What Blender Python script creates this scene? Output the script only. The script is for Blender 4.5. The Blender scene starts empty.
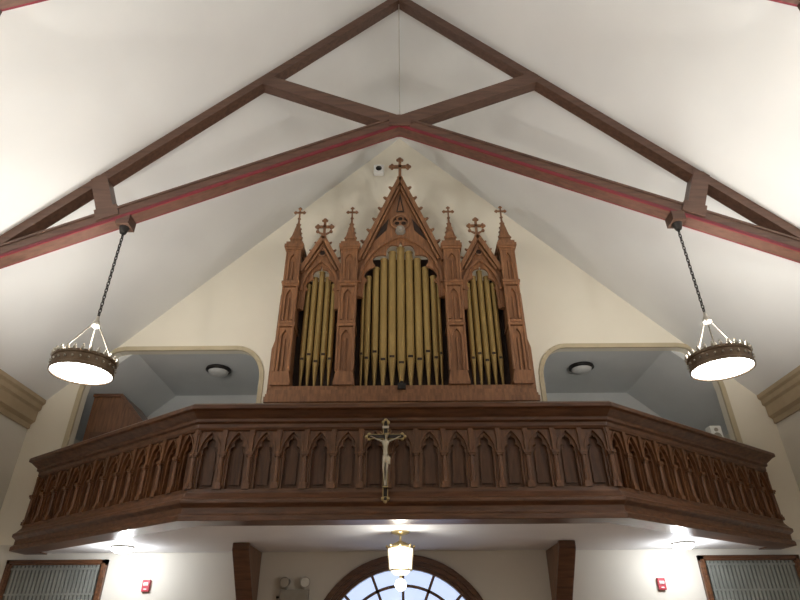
import bpy, bmesh, math, random
from mathutils import Vector, Matrix
random.seed(4)
PI=math.pi
scene=bpy.context.scene
scene.view_settings.view_transform='Standard'

# ---------------------------------------------------------------- materials
def mat(name,col,rough=0.5,metal=0.0,emit=None,es=0.0,col2=None,scale=(1,1,1),nscale=4,bump=0.0,spec=0.5,detail=6):
    m=bpy.data.materials.new(name); m.use_nodes=True
    nt=m.node_tree; b=nt.nodes['Principled BSDF']
    b.inputs['Base Color'].default_value=(*col,1)
    b.inputs['Roughness'].default_value=rough
    b.inputs['Metallic'].default_value=metal
    b.inputs['Specular IOR Level'].default_value=spec
    if emit:
        b.inputs['Emission Color'].default_value=(*emit,1)
        b.inputs['Emission Strength'].default_value=es
    if col2:
        tc=nt.nodes.new('ShaderNodeTexCoord'); mp=nt.nodes.new('ShaderNodeMapping')
        mp.inputs['Scale'].default_value=scale
        n=nt.nodes.new('ShaderNodeTexNoise'); n.inputs['Scale'].default_value=nscale
        n.inputs['Detail'].default_value=detail
        r=nt.nodes.new('ShaderNodeValToRGB')
        r.color_ramp.elements[0].position=0.3; r.color_ramp.elements[1].position=0.7
        r.color_ramp.elements[0].color=(*col,1); r.color_ramp.elements[1].color=(*col2,1)
        nt.links.new(tc.outputs['Object'],mp.inputs['Vector'])
        nt.links.new(mp.outputs['Vector'],n.inputs['Vector'])
        nt.links.new(n.outputs['Fac'],r.inputs['Fac'])
        nt.links.new(r.outputs['Color'],b.inputs['Base Color'])
        if bump>0:
            bp=nt.nodes.new('ShaderNodeBump'); bp.inputs['Strength'].default_value=bump
            bp.inputs['Distance'].default_value=0.02
            nt.links.new(n.outputs['Fac'],bp.inputs['Height'])
            nt.links.new(bp.outputs['Normal'],b.inputs['Normal'])
    return m
M_ceil=mat('plaster_ceiling',(0.68,0.68,0.665),0.65,col2=(0.72,0.72,0.70),nscale=0.8,spec=0.35)
M_wall=mat('plaster_cream',(0.79,0.745,0.63),0.8,col2=(0.82,0.775,0.66),nscale=1.2,spec=0.2)
M_wlow=mat('plaster_warm_grey',(0.66,0.63,0.56),0.8,col2=(0.70,0.67,0.59),nscale=1.2,spec=0.2)
M_alc=mat('plaster_grey',(0.66,0.675,0.67),0.85,col2=(0.70,0.715,0.71),nscale=1.5,spec=0.1)
M_sof=mat('soffit_paint',(0.74,0.74,0.74),0.6,col2=(0.78,0.78,0.78),nscale=1.5,spec=0.2)
M_tan=mat('tan_trim',(0.34,0.26,0.16),0.55,col2=(0.40,0.31,0.20),nscale=3)
M_gold=mat('opening_trim',(0.48,0.41,0.27),0.5,col2=(0.54,0.46,0.31),nscale=3)
M_wv=mat('oak_vertical',(0.085,0.036,0.016),0.36,col2=(0.22,0.100,0.044),scale=(9,9,1.0),nscale=2.5,bump=0.15)
M_wh=mat('oak_horizontal',(0.070,0.029,0.014),0.32,col2=(0.165,0.073,0.034),scale=(1,6,9),nscale=2.5,bump=0.12)
M_wd=mat('oak_recess_shade',(0.060,0.025,0.012),0.5,col2=(0.15,0.066,0.030),scale=(9,9,1.0),nscale=2.5,bump=0.1)  # darker copy of the oak: shade of the recesses put into the colour
M_ov=mat('organ_oak',(0.15,0.066,0.029),0.42,col2=(0.29,0.135,0.060),scale=(9,9,1.0),nscale=2.5,bump=0.15)
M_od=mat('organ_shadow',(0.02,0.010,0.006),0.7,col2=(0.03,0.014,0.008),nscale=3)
M_tr=mat('truss_oak',(0.072,0.036,0.024),0.45,col2=(0.135,0.070,0.046),scale=(1.0,8,8),nscale=2.0,bump=0.12)
M_red=mat('truss_red_edge',(0.14,0.008,0.018),0.4,col2=(0.18,0.014,0.025),nscale=4)
M_pipe=mat('pipe_gold',(0.34,0.235,0.085),0.33,metal=0.5,col2=(0.42,0.295,0.11),scale=(3,3,.5),nscale=2)
M_pfoot=mat('pipe_foot_gold',(0.29,0.20,0.07),0.4,metal=0.45,col2=(0.35,0.24,0.09),nscale=3)
M_dark=mat('dark_iron',(0.015,0.013,0.012),0.5,metal=0.4,col2=(0.03,0.026,0.024),nscale=8)
M_lrim=mat('lamp_bronze',(0.15,0.105,0.068),0.4,metal=0.4,col2=(0.20,0.145,0.092),nscale=8)
M_silver=mat('pale_metal',(0.50,0.48,0.43),0.35,metal=0.5,col2=(0.58,0.56,0.50),nscale=8)
M_arm=mat('lamp_arm_metal',(0.20,0.18,0.155),0.4,metal=0.6,col2=(0.26,0.24,0.20),nscale=8)
M_glow=mat('lamp_diffuser',(0.9,0.9,0.88),0.5,emit=(1.0,0.98,0.94),es=12,col2=(0.92,0.92,0.9))
M_glow2=mat('lamp_globe',(0.9,0.9,0.88),0.5,emit=(0.93,0.96,1.0),es=22,col2=(0.92,0.92,0.9))
M_opal=mat('opal_glass',(0.62,0.62,0.60),0.3,col2=(0.66,0.66,0.64))
M_lglass=mat('lantern_glass',(0.75,0.75,0.72),0.2,emit=(1.0,.95,.85),es=1.3,col2=(0.8,0.8,0.76))
M_white=mat('white_plastic',(0.75,0.75,0.73),0.4,col2=(0.8,0.8,0.78))
M_redp=mat('alarm_red',(0.36,0.025,0.04),0.4,col2=(0.41,0.03,0.045))
M_brass=mat('brass',(0.42,0.33,0.17),0.3,metal=0.8,col2=(0.50,0.40,0.21),nscale=9)
M_corp=mat('corpus_silver_gold',(0.46,0.42,0.33),0.35,metal=0.65,col2=(0.56,0.51,0.41),nscale=9)
M_sky=mat('fanlight_daylight_glass',(0.35,0.42,0.6),0.2,emit=(0.62,0.74,1.0),es=1.0,col2=(0.4,0.5,0.7))  # pane emits on its own, standing in for daylight behind it
M_glass=mat('window_glass',(0.12,0.13,0.12),0.12,col2=(0.20,0.21,0.19),scale=(5,1,1),nscale=2)
M_slat=mat('window_slat',(0.20,0.21,0.19),0.4,col2=(0.27,0.28,0.25),nscale=3)
M_grey=mat('grey_metal',(0.28,0.26,0.22),0.45,metal=0.3,col2=(0.34,0.32,0.28),nscale=5)
M_floor=mat('floor_boards',(0.24,0.15,0.09),0.4,col2=(0.33,0.21,0.13),scale=(6,.7,1),nscale=2)

# ---------------------------------------------------------------- builder
class MB:
    def __init__(s,name,mats):
        s.name=name; s.mats=mats; s.v=[]; s.f=[]; s.mi=[]; s.sm=[]; s.M=Matrix.Identity(4)
    def add(s,vs,fs,m=0,smooth=False):
        o=len(s.v); s.v+=[tuple(s.M@Vector(p)) for p in vs]
        for f in fs: s.f.append([o+i for i in f]); s.mi.append(m); s.sm.append(smooth)
    def box(s,x0,x1,y0,y1,z0,z1,m=0):
        s.add([(x0,y0,z0),(x1,y0,z0),(x1,y1,z0),(x0,y1,z0),(x0,y0,z1),(x1,y0,z1),(x1,y1,z1),(x0,y1,z1)],
              [(0,3,2,1),(4,5,6,7),(0,1,5,4),(1,2,6,5),(2,3,7,6),(3,0,4,7)],m)
    def prism(s,poly,y0,y1,m=0):
        n=len(poly)
        s.add([(x,y0,z) for x,z in poly]+[(x,y1,z) for x,z in poly],
              [list(range(n)),list(range(2*n-1,n-1,-1))]+[(i,(i+1)%n,n+(i+1)%n,n+i) for i in range(n)],m)
    def beam(s,p,q,w,h,m=0,up=(0,0,1)):
        p=Vector(p);q=Vector(q);d=(q-p).normalized();u=Vector(up)
        if abs(d.dot(u))>0.98: u=Vector((0,1,0))
        r=d.cross(u).normalized();u=r.cross(d).normalized()
        vs=[]
        for c in (p,q):
            for a,b in ((-1,-1),(1,-1),(1,1),(-1,1)): vs.append(tuple(c+r*a*w/2+u*b*h/2))
        s.add(vs,[(0,1,2,3),(7,6,5,4),(0,4,5,1),(1,5,6,2),(2,6,7,3),(3,7,4,0)],m)
    def cone(s,p,q,r0,r1,n=12,m=0,smooth=True):
        p=Vector(p);q=Vector(q);d=(q-p).normalized()
        u=Vector((0,0,1)) if abs(d.z)<0.9 else Vector((0,1,0))
        a=d.cross(u).normalized();b=a.cross(d)
        vs=[]
        for c,r in ((p,r0),(q,r1)):
            for i in range(n):
                t=2*PI*(i+.5)/n; vs.append(tuple(c+(a*math.cos(t)+b*math.sin(t))*max(r,1e-4)))
        s.add(vs,[(i,(i+1)%n,n+(i+1)%n,n+i) for i in range(n)],m,smooth)
        s.add(vs,[list(range(n-1,-1,-1)),list(range(n,2*n))],m,False)
    def lathe(s,prof,c,n=24,m=0,smooth=True,closed=False):
        k=len(prof);vs=[]
        for r,z in prof:
            for i in range(n):
                t=2*PI*i/n; vs.append((c[0]+r*math.cos(t),c[1]+r*math.sin(t),c[2]+z))
        fs=[]
        for j in range(k if closed else k-1):
            j2=(j+1)%k
            for i in range(n): fs.append((j*n+i,j*n+(i+1)%n,j2*n+(i+1)%n,j2*n+i))
        s.add(vs,fs,m,smooth)
    def torus(s,c,R,r,ax='Y',n=16,k=6,m=0,sx=1.0,sz=1.0):
        vs=[]
        for i in range(n):
            t=2*PI*i/n
            for j in range(k):
                p=2*PI*j/k; a=(R+r*math.cos(p)); h=r*math.sin(p)
                A=a*math.cos(t)*sx; B=a*math.sin(t)*sz
                vs.append({'Y':(c[0]+A,c[1]+h,c[2]+B),'Z':(c[0]+A,c[1]+B,c[2]+h),'X':(c[0]+h,c[1]+A,c[2]+B)}[ax])
        s.add(vs,[(i*k+j,((i+1)%n)*k+j,((i+1)%n)*k+(j+1)%k,i*k+(j+1)%k) for i in range(n) for j in range(k)],m,True)
    def ball(s,c,r,m=0,n=12,sc=(1,1,1)):
        k=8;vs=[];fs=[]
        for j in range(k+1):
            p=-PI/2+PI*j/k
            for i in range(n):
                t=2*PI*i/n; vs.append((c[0]+r*sc[0]*math.cos(p)*math.cos(t),c[1]+r*sc[1]*math.cos(p)*math.sin(t),c[2]+r*sc[2]*math.sin(p)))
        for j in range(k):
            for i in range(n): fs.append((j*n+i,j*n+(i+1)%n,(j+1)*n+(i+1)%n,(j+1)*n+i))
        s.add(vs,fs,m,True)
    def sweep(s,path,prof,m=0):
        n=len(path);k=len(prof);offs=[]
        nr=[]
        for i in range(n-1):
            d=(Vector(path[i+1])-Vector(path[i])).normalized(); nr.append(Vector((d.y,-d.x)))
        for i in range(n):
            if i==0: offs.append(nr[0])
            elif i==n-1: offs.append(nr[-1])
            else:
                a=nr[i-1];b=nr[i];c=(a+b).normalized(); offs.append(c/ c.dot(a))
        vs=[]
        for i in range(n):
            for o,z in prof: vs.append((path[i][0]+offs[i].x*o,path[i][1]+offs[i].y*o,z))
        fs=[(i*k+j,(i+1)*k+j,(i+1)*k+(j+1)%k,i*k+(j+1)%k) for i in range(n-1) for j in range(k)]
        fs+=[list(range(k-1,-1,-1)),list(range((n-1)*k,n*k))]
        s.add(vs,fs,m)
    def build(s,parent=None,loc=(0,0,0),bevel=0):
        me=bpy.data.meshes.new(s.name); me.from_pydata(s.v,[],s.f)
        for mm in s.mats: me.materials.append(mm)
        for p,i,k in zip(me.polygons,s.mi,s.sm): p.material_index=i; p.use_smooth=k
        bm=bmesh.new(); bm.from_mesh(me)
        bmesh.ops.recalc_face_normals(bm,faces=bm.faces); bm.to_mesh(me); bm.free()
        o=bpy.data.objects.new(s.name,me); scene.collection.objects.link(o); o.location=loc
        if parent: o.parent=parent
        if bevel:
            b=o.modifiers.new('bevel','BEVEL'); b.width=bevel; b.segments=1; b.limit_method='ANGLE'
        return o
def dup(o,name,loc,parent=None):
    c=o.copy(); c.name=name; scene.collection.objects.link(c); c.location=loc; c.parent=parent; return c
def empty(name,loc=(0,0,0)):
    e=bpy.data.objects.new(name,None); scene.collection.objects.link(e); e.location=loc; return e
def light(name,kind,loc,power,col=(1,1,1),r=0.1,parent=None):
    l=bpy.data.lights.new(name,kind); l.energy=power; l.color=col; l.shadow_soft_size=r
    o=bpy.data.objects.new(name,l); scene.collection.objects.link(o); o.location=loc
    if parent: o.parent=parent
    return o

def lancet(cx,half,spring,apex,n=10,cusp=0.0,lobes=2):
    H=apex-spring; R=(half*half+H*H)/(2*half)
    L=[]
    for i in range(n+1):
        a=math.asin(min(1,H/R))*i/n
        x=-half+R-R*math.cos(a); z=R*math.sin(a)
        off=cusp*(1-abs(math.sin(lobes*PI*i/n)))
        if i in(0,n): off=0 if i==n else cusp*0.2
        tx,tz=-x,0.35*H-z; l=math.hypot(tx,tz) or 1
        L.append((x+tx/l*off,z+tz/l*off))
    pts=[(cx+x,spring+z) for x,z in L]
    pts+=[(cx-x,spring+z) for x,z in reversed(L[:-1])]
    return pts

YB=12.0      # back wall plane
RA,RS=14.2,1.02
def roof(x): return RA-RS*abs(x)

# ---------------------------------------------------------------- room shell
f=MB('floor',[M_floor]); f.box(-8.3,8.3,-7,12.4,-0.2,0); f.build()
for sgn,nm in((-1,'wall_left'),(1,'wall_right')):
    w=MB(nm,[M_wlow]); a,b=sorted((sgn*8.0,sgn*8.3)); w.box(a,b,-7,15.5,0,6.3); w.build()
w=MB('wall_front',[M_wall]); w.prism([(-8.3,0),(8.3,0),(8.3,5.9),(0,14.4),(-8.3,5.9)],-7.2,-7.0); w.build()
c=MB('ceiling',[M_ceil])
for sg in(-1,1):
    c.prism([(0,RA),(sg*8.4,roof(8.4)),(sg*8.4,roof(8.4)+.3),(0,RA+.3)],-7.2,12.05)
c.build()
AX0,AX1=3.13,7.1
def alcove_curve(s):
    pts=[]
    for i in range(9):
        t=PI/2*i/8; pts.append((s*(3.78-0.65*math.cos(t)),6.72+0.77*math.sin(t)))
    for i in range(7):
        t=PI/2*i/6; pts.append((s*(6.35+0.75*math.sin(t)),6.45+1.04*math.cos(t)*1.0))
    return pts
DR,DZ=1.76,1.3
door=[( DR*math.cos(t),DZ+DR*math.sin(t)) for t in [PI*i/28 for i in range(29)]]
w=MB('wall_back',[M_wall,M_wlow])
low=[(-8.2,0),(-DR,0)]+list(reversed(door))+[(DR,0),(8.2,0),(8.2,3.3),(-8.2,3.3)]
w.prism(low,YB,YB+.3,1)
R=alcove_curve(1); Lc=alcove_curve(-1)
up=[(-8.2,3.3),(-AX1,3.3)]+list(reversed(Lc))+[(-AX0,3.3),(AX0,3.3)]+R+[(AX1,3.3),(8.2,3.3),(8.2,roof(8.2)),(0,RA+.1),(-8.2,roof(8.2))]
w.prism(up,YB,YB+.3,0)
w.build()
t=MB('trim_alcoves',[M_gold])
for s in(-1,1):
    P=[(s*AX0,3.5)]+alcove_curve(s)+[(s*AX1,3.5)]
    for a,b in zip(P,P[1:]):
        t.beam((a[0],YB+.0,a[1]),(b[0],YB+.0,b[1]),0.10,0.06,0,up=(0,1,0))
t.build()
for s,nm in((-1,'wall_chamber_left'),(1,'wall_chamber_right')):
    a=MB(nm,[M_alc])
    def bx(x0,x1,*r):
        x0,x1=sorted((s*x0,s*x1)); a.box(x0,x1,*r)
    bx(2.7,2.9,12.3,15.3,3.2,7.9)
    bx(2.7,8.0,15.1,15.3,3.2,7.9)
    bx(2.7,8.0,12.3,15.3,7.56,7.8)
    bx(2.7,8.0,12.3,15.3,3.2,3.45)
    a.prism([(s*6.2,7.6),(s*8.1,5.9),(s*8.1,6.2),(s*6.2,7.9)],12.3,15.3)
    a.prism([(s*2.7,7.6),(s*2.7,6.5),(s*3.9,7.6)],14.4,15.2)
    a.build()
for s,nm in((-1,'trim_cornice_left'),(1,'trim_cornice_right')):
    a=MB(nm,[M_tan])
    pr=[(8.0,5.60),(7.95,5.60),(7.95,5.70),(7.88,5.76),(7.88,5.98),(7.83,6.02),(7.83,6.12),(7.78,6.16),(7.78,6.24),(8.0,6.04)]
    a.prism([(s*x,z) for x,z in pr],-7,11.98); a.build()

# ---------------------------------------------------------------- trusses
def truss(y):
    b=MB('roof_truss',[M_tr,M_red,M_dark,M_silver])
    for s in(-1,1):
        b.beam((0,y,RA-.11),(s*7.95,y,roof(7.95)-.11),.22,.20)
    cs=.4553; z0=10.09
    for s in(-1,1):
        yy=y-0.005 if s<0 else y+.005
        xo=7.26; xi=-2.78
        p=(s*xo,yy,z0-cs*xo); q=(s*xi,yy,z0-cs*xi)
        b.beam(p,q,.22,.28)
        n=Vector((s*cs,0,1)).normalized()
        P=Vector(p);Q=Vector((0,yy,z0)); F=Vector((0,-.115,0)); B=Vector((0,.115,0))
        for G in(F,B):
            b.beam(P-n*.112+G,Q-n*.112+G,.026,.058,1)
            b.beam(P+n*.115+G,Q+n*.115+G,.02,.045,0)
            b.beam(P-n*.055+G,Q-n*.055+G,.014,.03,0)
    b.box(-.20,.20,y-.15,y+.15,z0-.15,z0+.13)
    for s in(-1,1):
        b.beam((s*4.98,y,7.86),(s*5.33,y,8.75),.25,.28,0,up=(1,0,0))
        b.beam((s*4.93,y,7.80),(s*5.02,y,8.02),.29,.38,0,up=(1,0,0))
        b.box(s*4.67-.11,s*4.67+.11,y-.13,y+.13,7.68,7.86)
        b.cone((s*4.67,y,7.69),(s*4.67,y,7.56),.09,.05,10,2)
    b.cone((0,y,z0+.1),(0,y,RA-.2),.011,.011,6,3)
    return b.build()
TY=[7.75,3.86,0.0,-3.8]
t0=truss(0.0); t0.location=(0,TY[0],0)
for y in TY[1:]: dup(t0,'roof_truss',(0,y,0))

# ---------------------------------------------------------------- pendant lamps
def lamp_mesh():
    b=MB('pendant_lamp',[M_lrim,M_glow,M_silver,M_dark,M_arm])
    b.lathe([(.418,0),(.435,0.0),(.435,.04),(.422,.05),(.422,.17),(.435,.18),(.435,.22),(.405,.22),(.405,0.03)],(0,0,0),40,0,False,closed=True)
    b.lathe([(.001,-.025),(.2,-.02),(.34,-.005),(.412,.02)],(0,0,0),40,1)
    for i in range(26):
        t=2*PI*i/26; x=.43*math.cos(t);y=.43*math.sin(t)
        b.ball((x,y,.235),.030,2,6,(1,1,1.2)); b.ball((x,y,.28),.017,2,6)
        b.ball((.437*math.cos(t),.437*math.sin(t),.11),.016,2,6)
    for i in range(3):
        t=2*PI*i/3+PI/2+.5; x=.40*math.cos(t);y=.40*math.sin(t)
        b.cone((x,y,.2),(x*.08,y*.08,.84),.010,.010,8,4)
        b.ball((x,y,.24),.035,2,8)
    b.lathe([(.001,.76),(.04,.77),(.07,.80),(.05,.86),(.03,.90),(.02,.96),(.001,.97)],(0,0,0),16,2)
    z=.97;i=0
    while z<2.57:
        b.torus((0,0,z+.03),.026,.0095,'Y' if i%2 else 'X',10,5,3,sx=.8 ,sz=1.5); z+=.062; i+=1
    return b
L0=None
for y in TY:
    for s in(-1,1):
        if L0 is None: L0=lamp_mesh().build(loc=(s*4.66,y,5.0)); o=L0
        else: o=dup(L0,'pendant_lamp',(s*4.66,y,5.0))
        light('bulb','POINT',(0,0,.15),315 if y>5 else 285,(1.0,.972,.92),.10,o)

# ---------------------------------------------------------------- balcony
PX=3.15;PY=8.74
EX=7.12; EY=PY+(EX-PX)*.704
path=[(-EX,11.99),(-EX,EY),(-PX,PY),(PX,PY),(EX,EY),(EX,11.99)]
bal=empty('choir_balcony')
m=MB('mouldings',[M_wh])
m.sweep(path,[(-.3,3.12),(.13,3.12),(.13,3.19),(.09,3.22),(.09,3.31),(.15,3.36),(.15,3.41),(.11,3.44),(.05,3.52),(.05,3.58),(-.3,3.58)])
m.sweep(path,[(-.15,4.46),(.03,4.46),(.05,4.50),(.05,4.56),(.09,4.58),(.09,4.63),(.13,4.66),(.20,4.72),(.25,4.74),(.25,4.80),(.20,4.84),(-.2,4.84),(-.2,4.70),(-.15,4.68)])
m.build(bal,bevel=.006)
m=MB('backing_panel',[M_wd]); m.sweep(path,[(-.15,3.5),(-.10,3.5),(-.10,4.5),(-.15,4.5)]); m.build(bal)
m=MB('arcade',[M_wv,M_wd])
def arcade(p,q,n):
    p=Vector(p);q=Vector(q);d=(q-p);Ln=d.length;d.normalize();w=Ln/n
    nr=Vector((d.y,-d.x))
    for i in range(n):
        o=p+d*(w*(i+.5))
        m.M=Matrix(((d.x,-nr.x,0,o.x),(d.y,-nr.y,0,o.y),(0,0,1,0),(0,0,0,1)))
        h=w/2
        arc=lancet(0,h-.055,4.10,4.43,8)
        m.prism([(-h,3.57),(-h+.055,3.57)]+arc+[(h-.055,3.57),(h,3.57),(h,4.47),(-h,4.47)],-.0,.10,0)
        arc=lancet(0,h-.085,4.10,4.385,12,.045,2)
        m.prism([(-h+.05,3.57),(-h+.085,3.57)]+arc+[(h-.085,3.57),(h-.05,3.57),(h-.05,4.12),(h-.08,4.3),(0,4.445),(-h+.08,4.3),(-h+.05,4.12)],.035,.085,0)
        m.prism([(-.08,3.66)]+lancet(0,.08,4.08,4.24,5)+[(.08,3.66)],.075,.105,1)
        for x in ([-h] if i<n-1 else [-h,h]):
            m.cone((x,-.025,3.66),(x,-.025,4.06),.036,.031,8)
            m.box(x-.055,x+.055,-.075,.0,3.57,3.63); m.box(x-.043,x+.043,-.062,.0,3.63,3.67)
            m.box(x-.043,x+.043,-.062,.0,4.05,4.08); m.box(x-.055,x+.055,-.075,.0,4.08,4.12)
            m.prism([(x-.028,4.12),(x+.028,4.12),(x+.028,4.36),(x+.04,4.42),(x+.04,4.47),(x-.04,4.47),(x-.04,4.42),(x-.028,4.36)],-.04,0)
        # moulded hood along each arch
        hp=lancet(0,h-.045,4.10,4.45,7)
        for a,b in zip(hp,hp[1:]): m.beam((a[0],-.005,a[1]),(b[0],-.005,b[1]),.022,.03,0,up=(0,1,0))
    m.M=Matrix.Identity(4)
arcade(path[1],path[2],12);arcade(path[2],path[3],15);arcade(path[3],path[4],12)
arcade(path[0],path[1],1);arcade(path[4],path[5],1)
m.build(bal)
m=MB('soffit_slab',[M_sof])
zs=(3.14,3.45)
pl=[(-EX,11.98),(-EX,EY),(-PX,PY+.05),(PX,PY+.05),(EX,EY),(EX,11.98)]
n=len(pl); vs=[(x,y,z) for z in zs for x,y in pl]
m.add(vs,[list(range(n-1,-1,-1)),list(range(n,2*n))]+[(i,(i+1)%n,n+(i+1)%n,n+i) for i in range(n)])
m.build(bal)
br=MB('balcony_bracket',[M_wv,M_wh])
def ext(poly,x0,x1,mi=0):
    n=len(poly)
    br.add([(x0,y,z) for y,z in poly]+[(x1,y,z) for y,z in poly],[list(range(n)),list(range(2*n-1,n-1,-1))]+[(i,(i+1)%n,n+(i+1)%n,n+i) for i in range(n)],mi)
ext([(0,0),(-1.22,0),(-1.22,-.10),(-.36,-1.02),(-.26,-1.75),(0,-1.75)],-.10,.10)
ext([(-1.16,-.0),(-1.25,-.0),(-1.25,-.12),(-.40,-1.03),(-.32,-.98),(-1.16,-.08)],-.145,.145,1)
ext([(-.32,-.98),(-.40,-1.03),(-.29,-1.76),(-.21,-1.74)],-.145,.145,1)
ext([(0,-1.7),(-.34,-1.7),(-.24,-1.85),(0,-1.95)],-.16,.16,1)
b0=br.build(loc=(-2.80,YB-.005,3.135),bevel=.008)
dup(b0,'balcony_bracket',(2.84,YB-.005,3.135))

# ---------------------------------------------------------------- crucifix
cr=empty('crucifix',(-.25,8.56,0))
m=MB('cross',[M_dark,M_brass,M_silver])
def cross_bar(y0,y1,g,mi):
    m.box(-.028-g,.028+g,y0,y1,3.42-g,4.50+g,mi); m.box(-.24-g,.24+g,y0,y1,4.27-g,4.325+g,mi)
cross_bar(-.02,.015,.010,1); cross_bar(-.028,-.01,0,0)
for x,z in((-.25,4.297),(.25,4.297),(0,4.52),(0,3.39)):
    for a in range(3):
        base=math.atan2(z-4.297,x) if abs(z-4.297)>.1 or abs(x)>.1 else 0
        t=base+(a-1)*PI/2
        m.ball((x+.034*math.cos(t),-.01,z+.034*math.sin(t)),.031,1,8,(1,.5,1))
    m.ball((x,-.02,z),.024,0,8,(1,.6,1))
for a in range(16):
    t=2*PI*a/16; m.cone((.05*math.cos(t),-.01,4.297+.05*math.sin(t)),((.13)*math.cos(t),-.01,4.297+.13*math.sin(t)),.007,.002,4,1)
m.box(-.05,.05,-.04,-.01,4.42,4.455,2)
m.box(-.03,.03,-.005,.02,4.44,4.49,1)
m.box(-.03,.03,.0,.10,3.50,3.54,1)
m.build(cr)
me=bpy.data.meshes.new('corpus')
V=[((0,-.06,3.98),.032),((0,-.065,4.08),.034),((0,-.065,4.17),.045),((0,-.065,4.215),.030),((.008,-.075,4.25),.016),((.016,-.088,4.285),.030),((.018,-.09,4.315),.024),
   ((-.055,-.06,4.215),.020),((-.13,-.045,4.245),.014),((-.205,-.035,4.29),.010),((-.235,-.035,4.298),.012),
   ((.055,-.06,4.215),.020),((.13,-.045,4.245),.014),((.205,-.035,4.29),.010),((.235,-.035,4.298),.012),
   ((-.024,-.065,3.93),.030),((-.030,-.095,3.80),.021),((-.012,-.055,3.64),.013),((-.008,-.065,3.585),.012),((-.008,-.085,3.555),.009),
   ((.024,-.065,3.93),.030),((.022,-.098,3.80),.021),((.010,-.06,3.64),.013),((.010,-.07,3.585),.012),((.010,-.09,3.555),.009)]
E=[(0,1),(1,2),(2,3),(3,4),(4,5),(5,6),(2,7),(7,8),(8,9),(9,10),(2,11),(11,12),(12,13),(13,14),(0,15),(15,16),(16,17),(17,18),(18,19),(0,20),(20,21),(21,22),(22,23),(23,24)]
me.from_pydata([v for v,_ in V],E,[]); me.materials.append(M_corp)
co=bpy.data.objects.new('corpus',me); scene.collection.objects.link(co); co.parent=cr
sk=co.modifiers.new('skin','SKIN'); sk.use_smooth_shade=True
for i,(v,r) in enumerate(V): me.skin_vertices[0].data[i].radius=(r,r*.85)
me.skin_vertices[0].data[0].use_root=True
ss=co.modifiers.new('sub','SUBSURF'); ss.levels=2; ss.render_levels=2
m=MB('loincloth_and_hair',[M_corp,M_brass])
m.lathe([(.045,3.88),(.052,3.92),(.05,3.96),(.045,4.0),(.03,4.005)],(0,-.066,0),14)
m.prism([(.03,4.0),(.075,3.96),(.065,3.86),(.045,3.88)],-.09,-.05)
m.lathe([(.034,4.30),(.036,4.31),(.034,4.32)],(.017,-.086,0),12,1)
m.box(-.04,.04,-.09,-.02,3.535,3.55,1)
m.build(cr)

# ---------------------------------------------------------------- pipe organ
org=empty('pipe_organ')
YF=10.9
c=MB('case',[M_ov,M_od,M_wh])
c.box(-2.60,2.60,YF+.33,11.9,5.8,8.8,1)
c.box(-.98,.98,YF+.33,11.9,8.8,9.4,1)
c.box(-2.64,-2.58,YF+.1,11.92,5.8,8.85,0); c.box(2.58,2.64,YF+.1,11.92,5.8,8.85,0)
c.box(-2.60,2.60,YF+.0,11.9,3.45,5.6,0)
for i in range(8):
    x=-2.5+i*.63; c.box(x,x+.5,YF-.04,YF+.02,3.7,5.4,0); c.box(x+.08,x+.42,YF-.06,YF-.0,3.8,5.3,0)
for g,z0,z1 in((.04,5.55,5.68),(.09,5.68,5.79),(.07,5.79,5.85),(.05,5.85,5.94),(.01,5.94,6.04)):
    c.box(-2.62-g,2.62+g,YF-.12-g,11.92,z0,z1,0)
def cross_fin(x,y,z,s,fleur=False):
    c.cone((x,y,z),(x,y,z+.28*s),.06*s,.035*s,8)
    c.torus((x,y,z+.22*s),.06*s,.03*s,'Z',10,6)
    c.box(x-.04*s,x+.04*s,y-.035*s,y+.035*s,z+.2*s,z+.9*s)
    c.box(x-.24*s,x+.24*s,y-.035*s,y+.035*s,z+.595*s,z+.675*s)
    for dx,dz in((-.26,.635),(.26,.635),(0,.93)):
        c.ball((x+dx*s,y,z+dz*s),.065*s,0,8,(1,.7,1))
        if dx: 
            c.ball((x+dx*s*.85,y,z+(dz+.06)*s),.048*s,0,8); c.ball((x+dx*s*.85,y,z+(dz-.06)*s),.048*s,0,8)
        else:
            c.ball((x-.06*s,y,z+(dz-.04)*s),.048*s,0,8); c.ball((x+.06*s,y,z+(dz-.04)*s),.048*s,0,8)
    if fleur:
        for d in(-1,1):
            c.cone((x,y,z+.3*s),(x+d*.2*s,y,z+.42*s),.05*s,.03*s,6); c.ball((x+d*.22*s,y,z+.44*s),.06*s,0,8)
def crocket(x,y,z,d,s):
    c.prism([(x,z-.5*s),(x+d*.9*s,z-.1*s),(x+d*1.25*s,z+.45*s),(x+d*.75*s,z+.65*s),(x+d*.45*s,z+.3*s),(x,z+.5*s)],y-.35*s,y+.35*s)
    c.ball((x+d*1.05*s,y,z+.5*s),.34*s,0,8)
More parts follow.
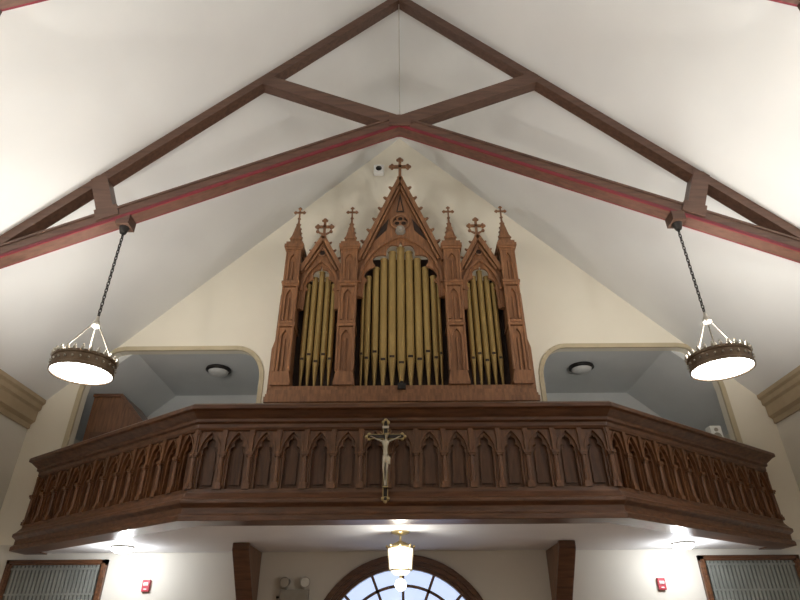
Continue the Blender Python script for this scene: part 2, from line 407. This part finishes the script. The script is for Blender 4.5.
def tower(x,w,outer=0):
    y0=YF-.10;h=w/2
    c.box(x-h,x+h,y0,YF+.42,6.0,9.42)
    for z0,z1 in((6.18,7.35),(7.55,8.35),(8.5,9.3)):
        ar=lancet(x,h-.075,z1-.25,z1-.05,6)
        c.prism([(x-h,z0),(x-h+.075,z0)]+ar+[(x+h-.075,z0),(x+h,z0),(x+h,z1),(x-h,z1)],y0-.05,y0+.01)
        c.cone((x,y0-.015,z0),(x,y0-.015,z1-.25),.02,.018,6)
    for d in(-1,1):   # angle shafts
        c.cone((x+d*h,y0-.05,6.35),(x+d*h,y0-.05,9.3),.028,.024,8)
    for z,g in((6.04,.07),(7.38,.05),(7.46,.03),(8.38,.05),(8.44,.07)):
        c.box(x-h-g*.6,x+h+g*.6,y0-.03-g,YF+.42,z,z+.06)
    c.prism([(x-h-.05,6.1),(x+h+.05,6.1),(x+h,6.35),(x-h,6.35)],y0-.06,YF+.3)
    for z,g in((9.30,.02),(9.36,.05),(9.42,.07),(9.5,.04)):
        c.box(x-h-g,x+h+g,y0-.04-g,YF+.42+g*.5,z,z+.08)
    yc=YF+.05
    c.box(x-.13,x+.13,yc-.13,yc+.13,9.55,9.74)
    for d in(-1,1):
        c.prism([(x-.15,9.72),(x+.15,9.72),(x,9.95)],yc+d*.13-.02,yc+d*.13+.02)
    vs=[(x-.13,yc-.13,9.72),(x+.13,yc-.13,9.72),(x+.13,yc+.13,9.72),(x-.13,yc+.13,9.72),(x,yc,10.42)]
    c.add(vs,[(0,1,4),(1,2,4),(2,3,4),(3,0,4)])
    for k in range(4):
        z=9.85+k*.13; r=.13*(10.42-z)/.7
        for d in(-1,1): c.ball((x+d*r,yc-r*0,z),.028,0,6)
    cross_fin(x,yc,10.32,.46)
for s in(-1,1):
    tower(s*1.16,.34); tower(s*2.43,.30)
    c.prism([(s*2.56,6.0),(s*2.70,6.0),(s*2.70,6.9),(s*2.65,7.1),(s*2.64,8.2),(s*2.56,8.45)],YF-.05,YF+.35)
def bay(cx,half,zb,zs,za,aspring,aapex,ahalf,ncrock,cs):
    y0=YF+.0
    ar=lancet(cx,ahalf,aspring,aapex,12)
    c.prism([(cx-half,zb),(cx-ahalf,zb)]+ar+[(cx+ahalf,zb),(cx+half,zb),(cx+half,zs),(cx,za),(cx-half,zs)],y0,y0+.12)
    ar=lancet(cx,ahalf-.05,aspring,aapex-.08,24,.10 if half<.6 else .17,3 if half>.6 else 2)
    c.prism([(cx-ahalf-.03,zb),(cx-ahalf+.05,zb)]+ar+[(cx+ahalf-.05,zb),(cx+ahalf+.03,zb),(cx+ahalf+.03,aspring)]+list(reversed(lancet(cx,ahalf+.03,aspring,aapex+.04,8)))[1:-1]+[(cx-ahalf-.03,aspring)],y0+.04,y0+.10)
    hp=lancet(cx,ahalf+.02,aspring,aapex+.03,12)
    for a,b in zip(hp,hp[1:]): c.beam((a[0],y0-.015,a[1]),(b[0],y0-.015,b[1]),.06,.05,0,up=(0,1,0))
    for d in(-1,1):
        c.beam((cx+d*half,y0+.03,zs-.02),(cx,y0+.03,za),.10,.24,0,up=(0,1,0))
        c.beam((cx+d*(half-.12),y0-.06,zs+.0),(cx,y0-.06,za-.28),.04,.05,0,up=(0,1,0))
        for k in range(ncrock):
            t=(k+.6)/ncrock*.93; crocket(cx+d*(half*(1-t)+.05),y0+.0,zs+(za-zs)*t,d,cs)
bay(0,.98,8.2,9.15,11.62,8.55,9.80,.90,7,.085)
for s in(-1,1): bay(s*1.80,.47,7.9,8.86,9.80,8.35,9.12,.39,4,.06)
cross_fin(0,YF+.03,11.50,.90)
for s in(-1,1): cross_fin(s*1.80,YF+.03,9.70,.72,True)
y0=YF-.03
c.torus((0,y0,10.25),.21,.035,'Y',24,6)
for a in range(3):
    t=PI/2+a*2*PI/3; c.torus((.09*math.cos(t),y0,10.25+.09*math.sin(t)),.075,.02,'Y',16,6)
c.prism([(-.17*math.cos(t*PI/12),10.25+.17*math.sin(t*PI/12)) for t in range(24)],y0+.02,y0+.035,1)
c.prism([(-.10,10.56),(.10,10.56),(0,11.15)],y0+.015,y0+.035,1)
c.prism([(-.055,10.60),(.055,10.60),(0,10.95)],y0,y0+.03,0)
for s in(-1,1):
    c.prism([(s*.28,10.35),(s*.33,10.02),(s*.60,9.72),(s*.48,10.05)],y0+.015,y0+.035,1)
    c.torus((s*1.80,y0,9.36),.085,.022,'Y',14,6)
    c.prism([(s*1.80+.07*math.cos(q*PI/6),9.36+.07*math.sin(q*PI/6)) for q in range(12)],y0+.02,y0+.035,1)
c.build(org,bevel=0)
m=MB('gable_boss',[M_grey,M_silver])
m.cone((0,YF+.0,9.98),(0,YF-.12,9.98),.12,.10,16); m.ball((0,YF-.12,9.98),.075,0,12)
m.build(org)
p=MB('organ_pipes',[M_pipe,M_pfoot,M_od])
def pipe(x,r,zm,zt,y=YF+.20):
    p.cone((x,y,zm),(x,y,zt),r,r,20,0)
    p.cone((x,y,6.0),(x,y,zm),r*.22,r,20,1)
    p.torus((x,y,zm),r*.98,.008,'Z',18,5,0)
    p.box(x-r*.6,x+r*.6,y-r*1.04,y-r*.5,zm+.01,zm+.06,2)
    p.prism([(x-r*.6,zm+.06),(x+r*.6,zm+.06),(x,zm+.06+r*3)],y-r*1.03,y-r*.6,0)
    p.prism([(x-r*.6,zm+.0),(x+r*.6,zm+.0),(x,zm-r*3.2)],y-r*.98,y-r*.3,0)
    p.torus((x,y,zt),r,.01,'Z',18,5,0)
cx=[0,.195,.385,.565,.735]; cr_=[.092,.088,.083,.075,.066]; zm=[6.62,6.76,6.70,6.88,6.74]; zt=[9.62,9.50,9.30,9.06,8.82]
for i in range(5):
    for s in((1,) if i==0 else(-1,1)): pipe(s*cx[i],cr_[i],zm[i],zt[i])
pipe(.845,.040,6.85,8.6); pipe(-.845,.040,6.85,8.6)
sx=[0,.15,.29]; zm2=[6.62,6.78,6.68]; zt2=[8.95,8.8,8.62]
for s in(-1,1):
    for i in range(3):
        for d in((1,) if i==0 else(-1,1)): pipe(s*1.80+d*sx[i],.065 if i<2 else .057,zm2[i]+.05,zt2[i])
p.build(org)
m=MB('rail_lamp',[M_dark])
m.box(-.08,.08,YF-.24,YF-.14,5.93,6.05,0); m.cone((0,YF-.18,6.05),(0,YF-.18,6.10),.05,.03,10,0)
m.build(org)

# ---------------------------------------------------------------- door (arched, fanlight)
d=MB('door_1',[M_wh,M_sky,M_wv,M_dark])
N=28
def ring(r0,r1,y0,y1,mi):
    for i in range(N):
        a=PI*i/N;b=PI*(i+1)/N
        d.prism([(r0*math.cos(a),DZ+r0*math.sin(a)),(r1*math.cos(a),DZ+r1*math.sin(a)),(r1*math.cos(b),DZ+r1*math.sin(b)),(r0*math.cos(b),DZ+r0*math.sin(b))],y0,y1,mi)
    for s in(-1,1):
        x0,x1=sorted((s*r0,s*r1)); d.box(x0,x1,y0,y1,0,DZ,mi)
ring(1.60,1.78,YB-.06,YB+.12,0); ring(1.68,1.75,YB-.10,YB-.05,0); ring(1.53,1.61,YB+.0,YB+.14,0)
d.prism([(1.6*math.cos(PI*i/N),DZ+1.6*math.sin(PI*i/N)) for i in range(N+1)],YB+.15,YB+.17,1)
for i in range(1,8):
    a=PI*i/8; d.beam((.55*math.cos(a),YB+.1,DZ+.55*math.sin(a)),(1.55*math.cos(a),YB+.1,DZ+1.55*math.sin(a)),.05,.05,2,up=(0,1,0))
for rr in(.55,1.25):
    for i in range(N):
        a=PI*i/N;b=PI*(i+1)/N
        d.beam((rr*math.cos(a),YB+.1,DZ+rr*math.sin(a)),(rr*math.cos(b),YB+.1,DZ+rr*math.sin(b)),.05,.05,2,up=(0,1,0))
d.box(-1.56,1.56,YB+.02,YB+.16,DZ-.12,DZ+.05,0)
for s in(-1,1):
    x0,x1=sorted((s*.01,s*1.5)); d.box(x0,x1,YB+.08,YB+.15,0,DZ-.12,2)
    for z0,z1 in((.15,.55),(.65,1.1)): 
        d.box(min(s*.2,s*1.3),max(s*.2,s*1.3),YB+.05,YB+.1,z0,z1,2)
d.build()
# ---------------------------------------------------------------- windows
for k,s in enumerate((-1,1)):
    w=MB('window_%d'%(k+1),[M_wh,M_glass,M_slat])
    x0,x1=sorted((s*5.60,s*7.50)); z0,z1=1.5,3.02
    w.box(x0,x1,YB-.03,YB-.005,z0,z1,1)
    for a in((x0,x1,z1-.09,z1),(x0,x1,z0,z0+.09),(x0,x0+.10,z0,z1),(x1-.10,x1,z0,z1)):
        w.box(a[0],a[1],YB-.09,YB+.0,a[2],a[3],0)
        w.box(a[0]+.025,a[1]-.025,YB-.12,YB-.08,a[2]+.025,a[3]-.025,0)
    n=22
    for i in range(n):
        x=x0+.13+(x1-x0-.26)*(i+.5)/n
        w.box(x-.022,x+.022,YB-.05,YB-.03,z0+.08,z1-.08,2)
    w.box(x0+.1,x1-.1,YB-.06,YB-.04,z1-.17,z1-.14,2)
    w.box(x0+.1,x1-.1,YB-.055,YB-.035,2.42,2.45,2)
    w.build()
# ---------------------------------------------------------------- under balcony lights
def downl():
    b=MB('ceiling_globe_light',[M_silver,M_glow2])
    b.lathe([(.001,0),(.20,0),(.20,-.02),(.19,-.03)],(0,0,0),24,0)
    b.lathe([(.19,-.025),(.185,-.06),(.12,-.10),(.001,-.115)],(0,0,0),24,1)
    return b.build()
g=downl(); g.location=(-5.02,11.15,3.138); g2=dup(g,'ceiling_globe_light',(5.02,11.15,3.138))
for o in(g,g2): light('bulb','POINT',(0,0,-.24),42,(.92,.95,1.0),.08,o)
ln=MB('hanging_lantern',[M_brass,M_glow2,M_lglass])
ln.lathe([(.001,0),(.15,0),(.14,-.03),(.05,-.06),(.001,-.07)],(0,0,0),20,0)
ln.cone((0,0,-.05),(0,0,-.15),.02,.02,8,0)
ln.lathe([(.03,-.14),(.10,-.17),(.20,-.22),(.215,-.25)],(0,0,0),8,0,False)
ln.lathe([(.195,-.25),(.17,-.55),(.10,-.62),(.001,-.63)],(0,0,0),8,2,False)
for i in range(8):
    t=2*PI*i/8; ln.cone((.2*math.cos(t),.2*math.sin(t),-.24),(.172*math.cos(t),.172*math.sin(t),-.56),.009,.009,6,0)
    ln.ball((.212*math.cos(t),.212*math.sin(t),-.22),.022,0,6)
ln.torus((0,0,-.56),.175,.012,'Z',8,6,0); ln.torus((0,0,-.24),.205,.014,'Z',8,6,0)
ln.cone((0,0,-.62),(0,0,-.68),.03,.015,8,0)
ln.ball((0,0,-.76),.085,1,14);  # added glowing ball: the bright reflected spot below the lantern
lo=ln.build(loc=(-.04,9.75,3.138))
light('bulb','POINT',(0,-.32,-.40),26,(1,.96,.88),.08,lo)
cl=MB('flush_ceiling_lamp',[M_dark,M_opal])
cl.lathe([(.001,0),(.30,0),(.31,-.05),(.25,-.08)],(0,0,0),28,0)
cl.lathe([(.25,-.06),(.23,-.12),(.12,-.17),(.001,-.18)],(0,0,0),28,1)
c1=cl.build(loc=(-4.57,13.3,7.555)); dup(c1,'flush_ceiling_lamp',(4.5,13.3,7.555))
# ---------------------------------------------------------------- small wall things
fa=MB('fire_alarm',[M_redp,M_white])
fa.box(-.07,.07,-.06,0,-.10,.10,0); fa.box(-.045,.045,-.075,-.05,.0,.05,1); fa.box(-.03,.03,-.068,-.05,-.07,-.05,1)
fa.cone((0,-.06,.03),(0,-.09,.03),.02,.015,8,1)
f0=fa.build(loc=(-4.79,YB-.005,2.57),bevel=.008); dup(f0,'fire_alarm',(4.81,YB-.005,2.54))
em=MB('emergency_light',[M_grey,M_silver,M_dark])
em.box(-.26,.26,-.16,0,-.22,.02,0); em.box(-.22,.22,-.175,-.15,-.19,-.02,0)
for s in(-1,1):
    em.cone((s*.16,-.08,.02),(s*.16,-.08,.10),.02,.02,8,0)
    em.cone((s*.16,-.02,.16),(s*.19,-.16,.14),.06,.095,16,0); em.cone((s*.19,-.16,.14),(s*.192,-.17,.14),.08,.08,16,1)
em.cone((-.28,-.05,-.1),(-.34,-.05,-.1),.02,.02,8,2)
em.build(loc=(-2.0,YB-.005,2.46))
sc=MB('wall_speaker',[M_white,M_dark])
sc.box(-.14,.14,-.16,0,-.16,.14,0); sc.prism([(-.1,.14),(.1,.14),(.05,.18),(-.05,.18)],-.14,0)
sc.cone((0,-.15,-.01),(0,-.175,-.01),.085,.08,16,1); sc.ball((0,-.17,-.01),.035,1)
sc.build(loc=(-.58,YB-.005,12.90),bevel=.02)
cb=MB('wooden_cabinet',[M_wv,M_wh])
cb.prism([(-6.98,3.455),(-5.7,3.455),(-5.7,5.75),(-6.4,6.5),(-6.98,6.5)],12.4,13.4,0)
cb.beam((-6.37,12.9,6.52),(-5.66,12.9,5.76),1.1,.07,1); cb.box(-6.99,-6.35,12.35,13.45,6.47,6.54,1)
for z in(3.7,4.4,5.1): cb.box(-6.85,-5.85,12.36,12.42,z,z+.55,1)
cb.build()
lp=MB('loudspeaker',[M_white,M_dark,M_grey])
lp.cone((0,0,0),(0,0,1.6),.02,.02,8,1)
for i in range(3):
    t=2*PI*i/3; lp.cone((0,0,.5),(.35*math.cos(t),.35*math.sin(t),.02),.015,.015,6,1)
lp.box(-.11,.11,-.10,.10,1.6,1.92,0); lp.cone((0,-.10,1.70),(0,-.11,1.70),.08,.08,14,2); lp.cone((0,-.10,1.84),(0,-.11,1.84),.04,.04,14,2)
lp.build(loc=(6.35,11.5,3.455))

# ---------------------------------------------------------------- world & camera
wd=bpy.data.worlds.new('world'); scene.world=wd; wd.use_nodes=True
wd.node_tree.nodes['Background'].inputs[0].default_value=(.8,.85,1,1)
wd.node_tree.nodes['Background'].inputs[1].default_value=.3
cam=bpy.data.cameras.new('camera'); cam.lens=578/800*36; cam.sensor_width=36
co=bpy.data.objects.new('camera',cam); scene.collection.objects.link(co)
co.location=(-.02,0,1.6)
co.rotation_euler=(Matrix.Rotation(math.radians(90+30.8),3,'X')@Matrix.Rotation(-.007,3,'Z')).to_euler()
scene.camera=co
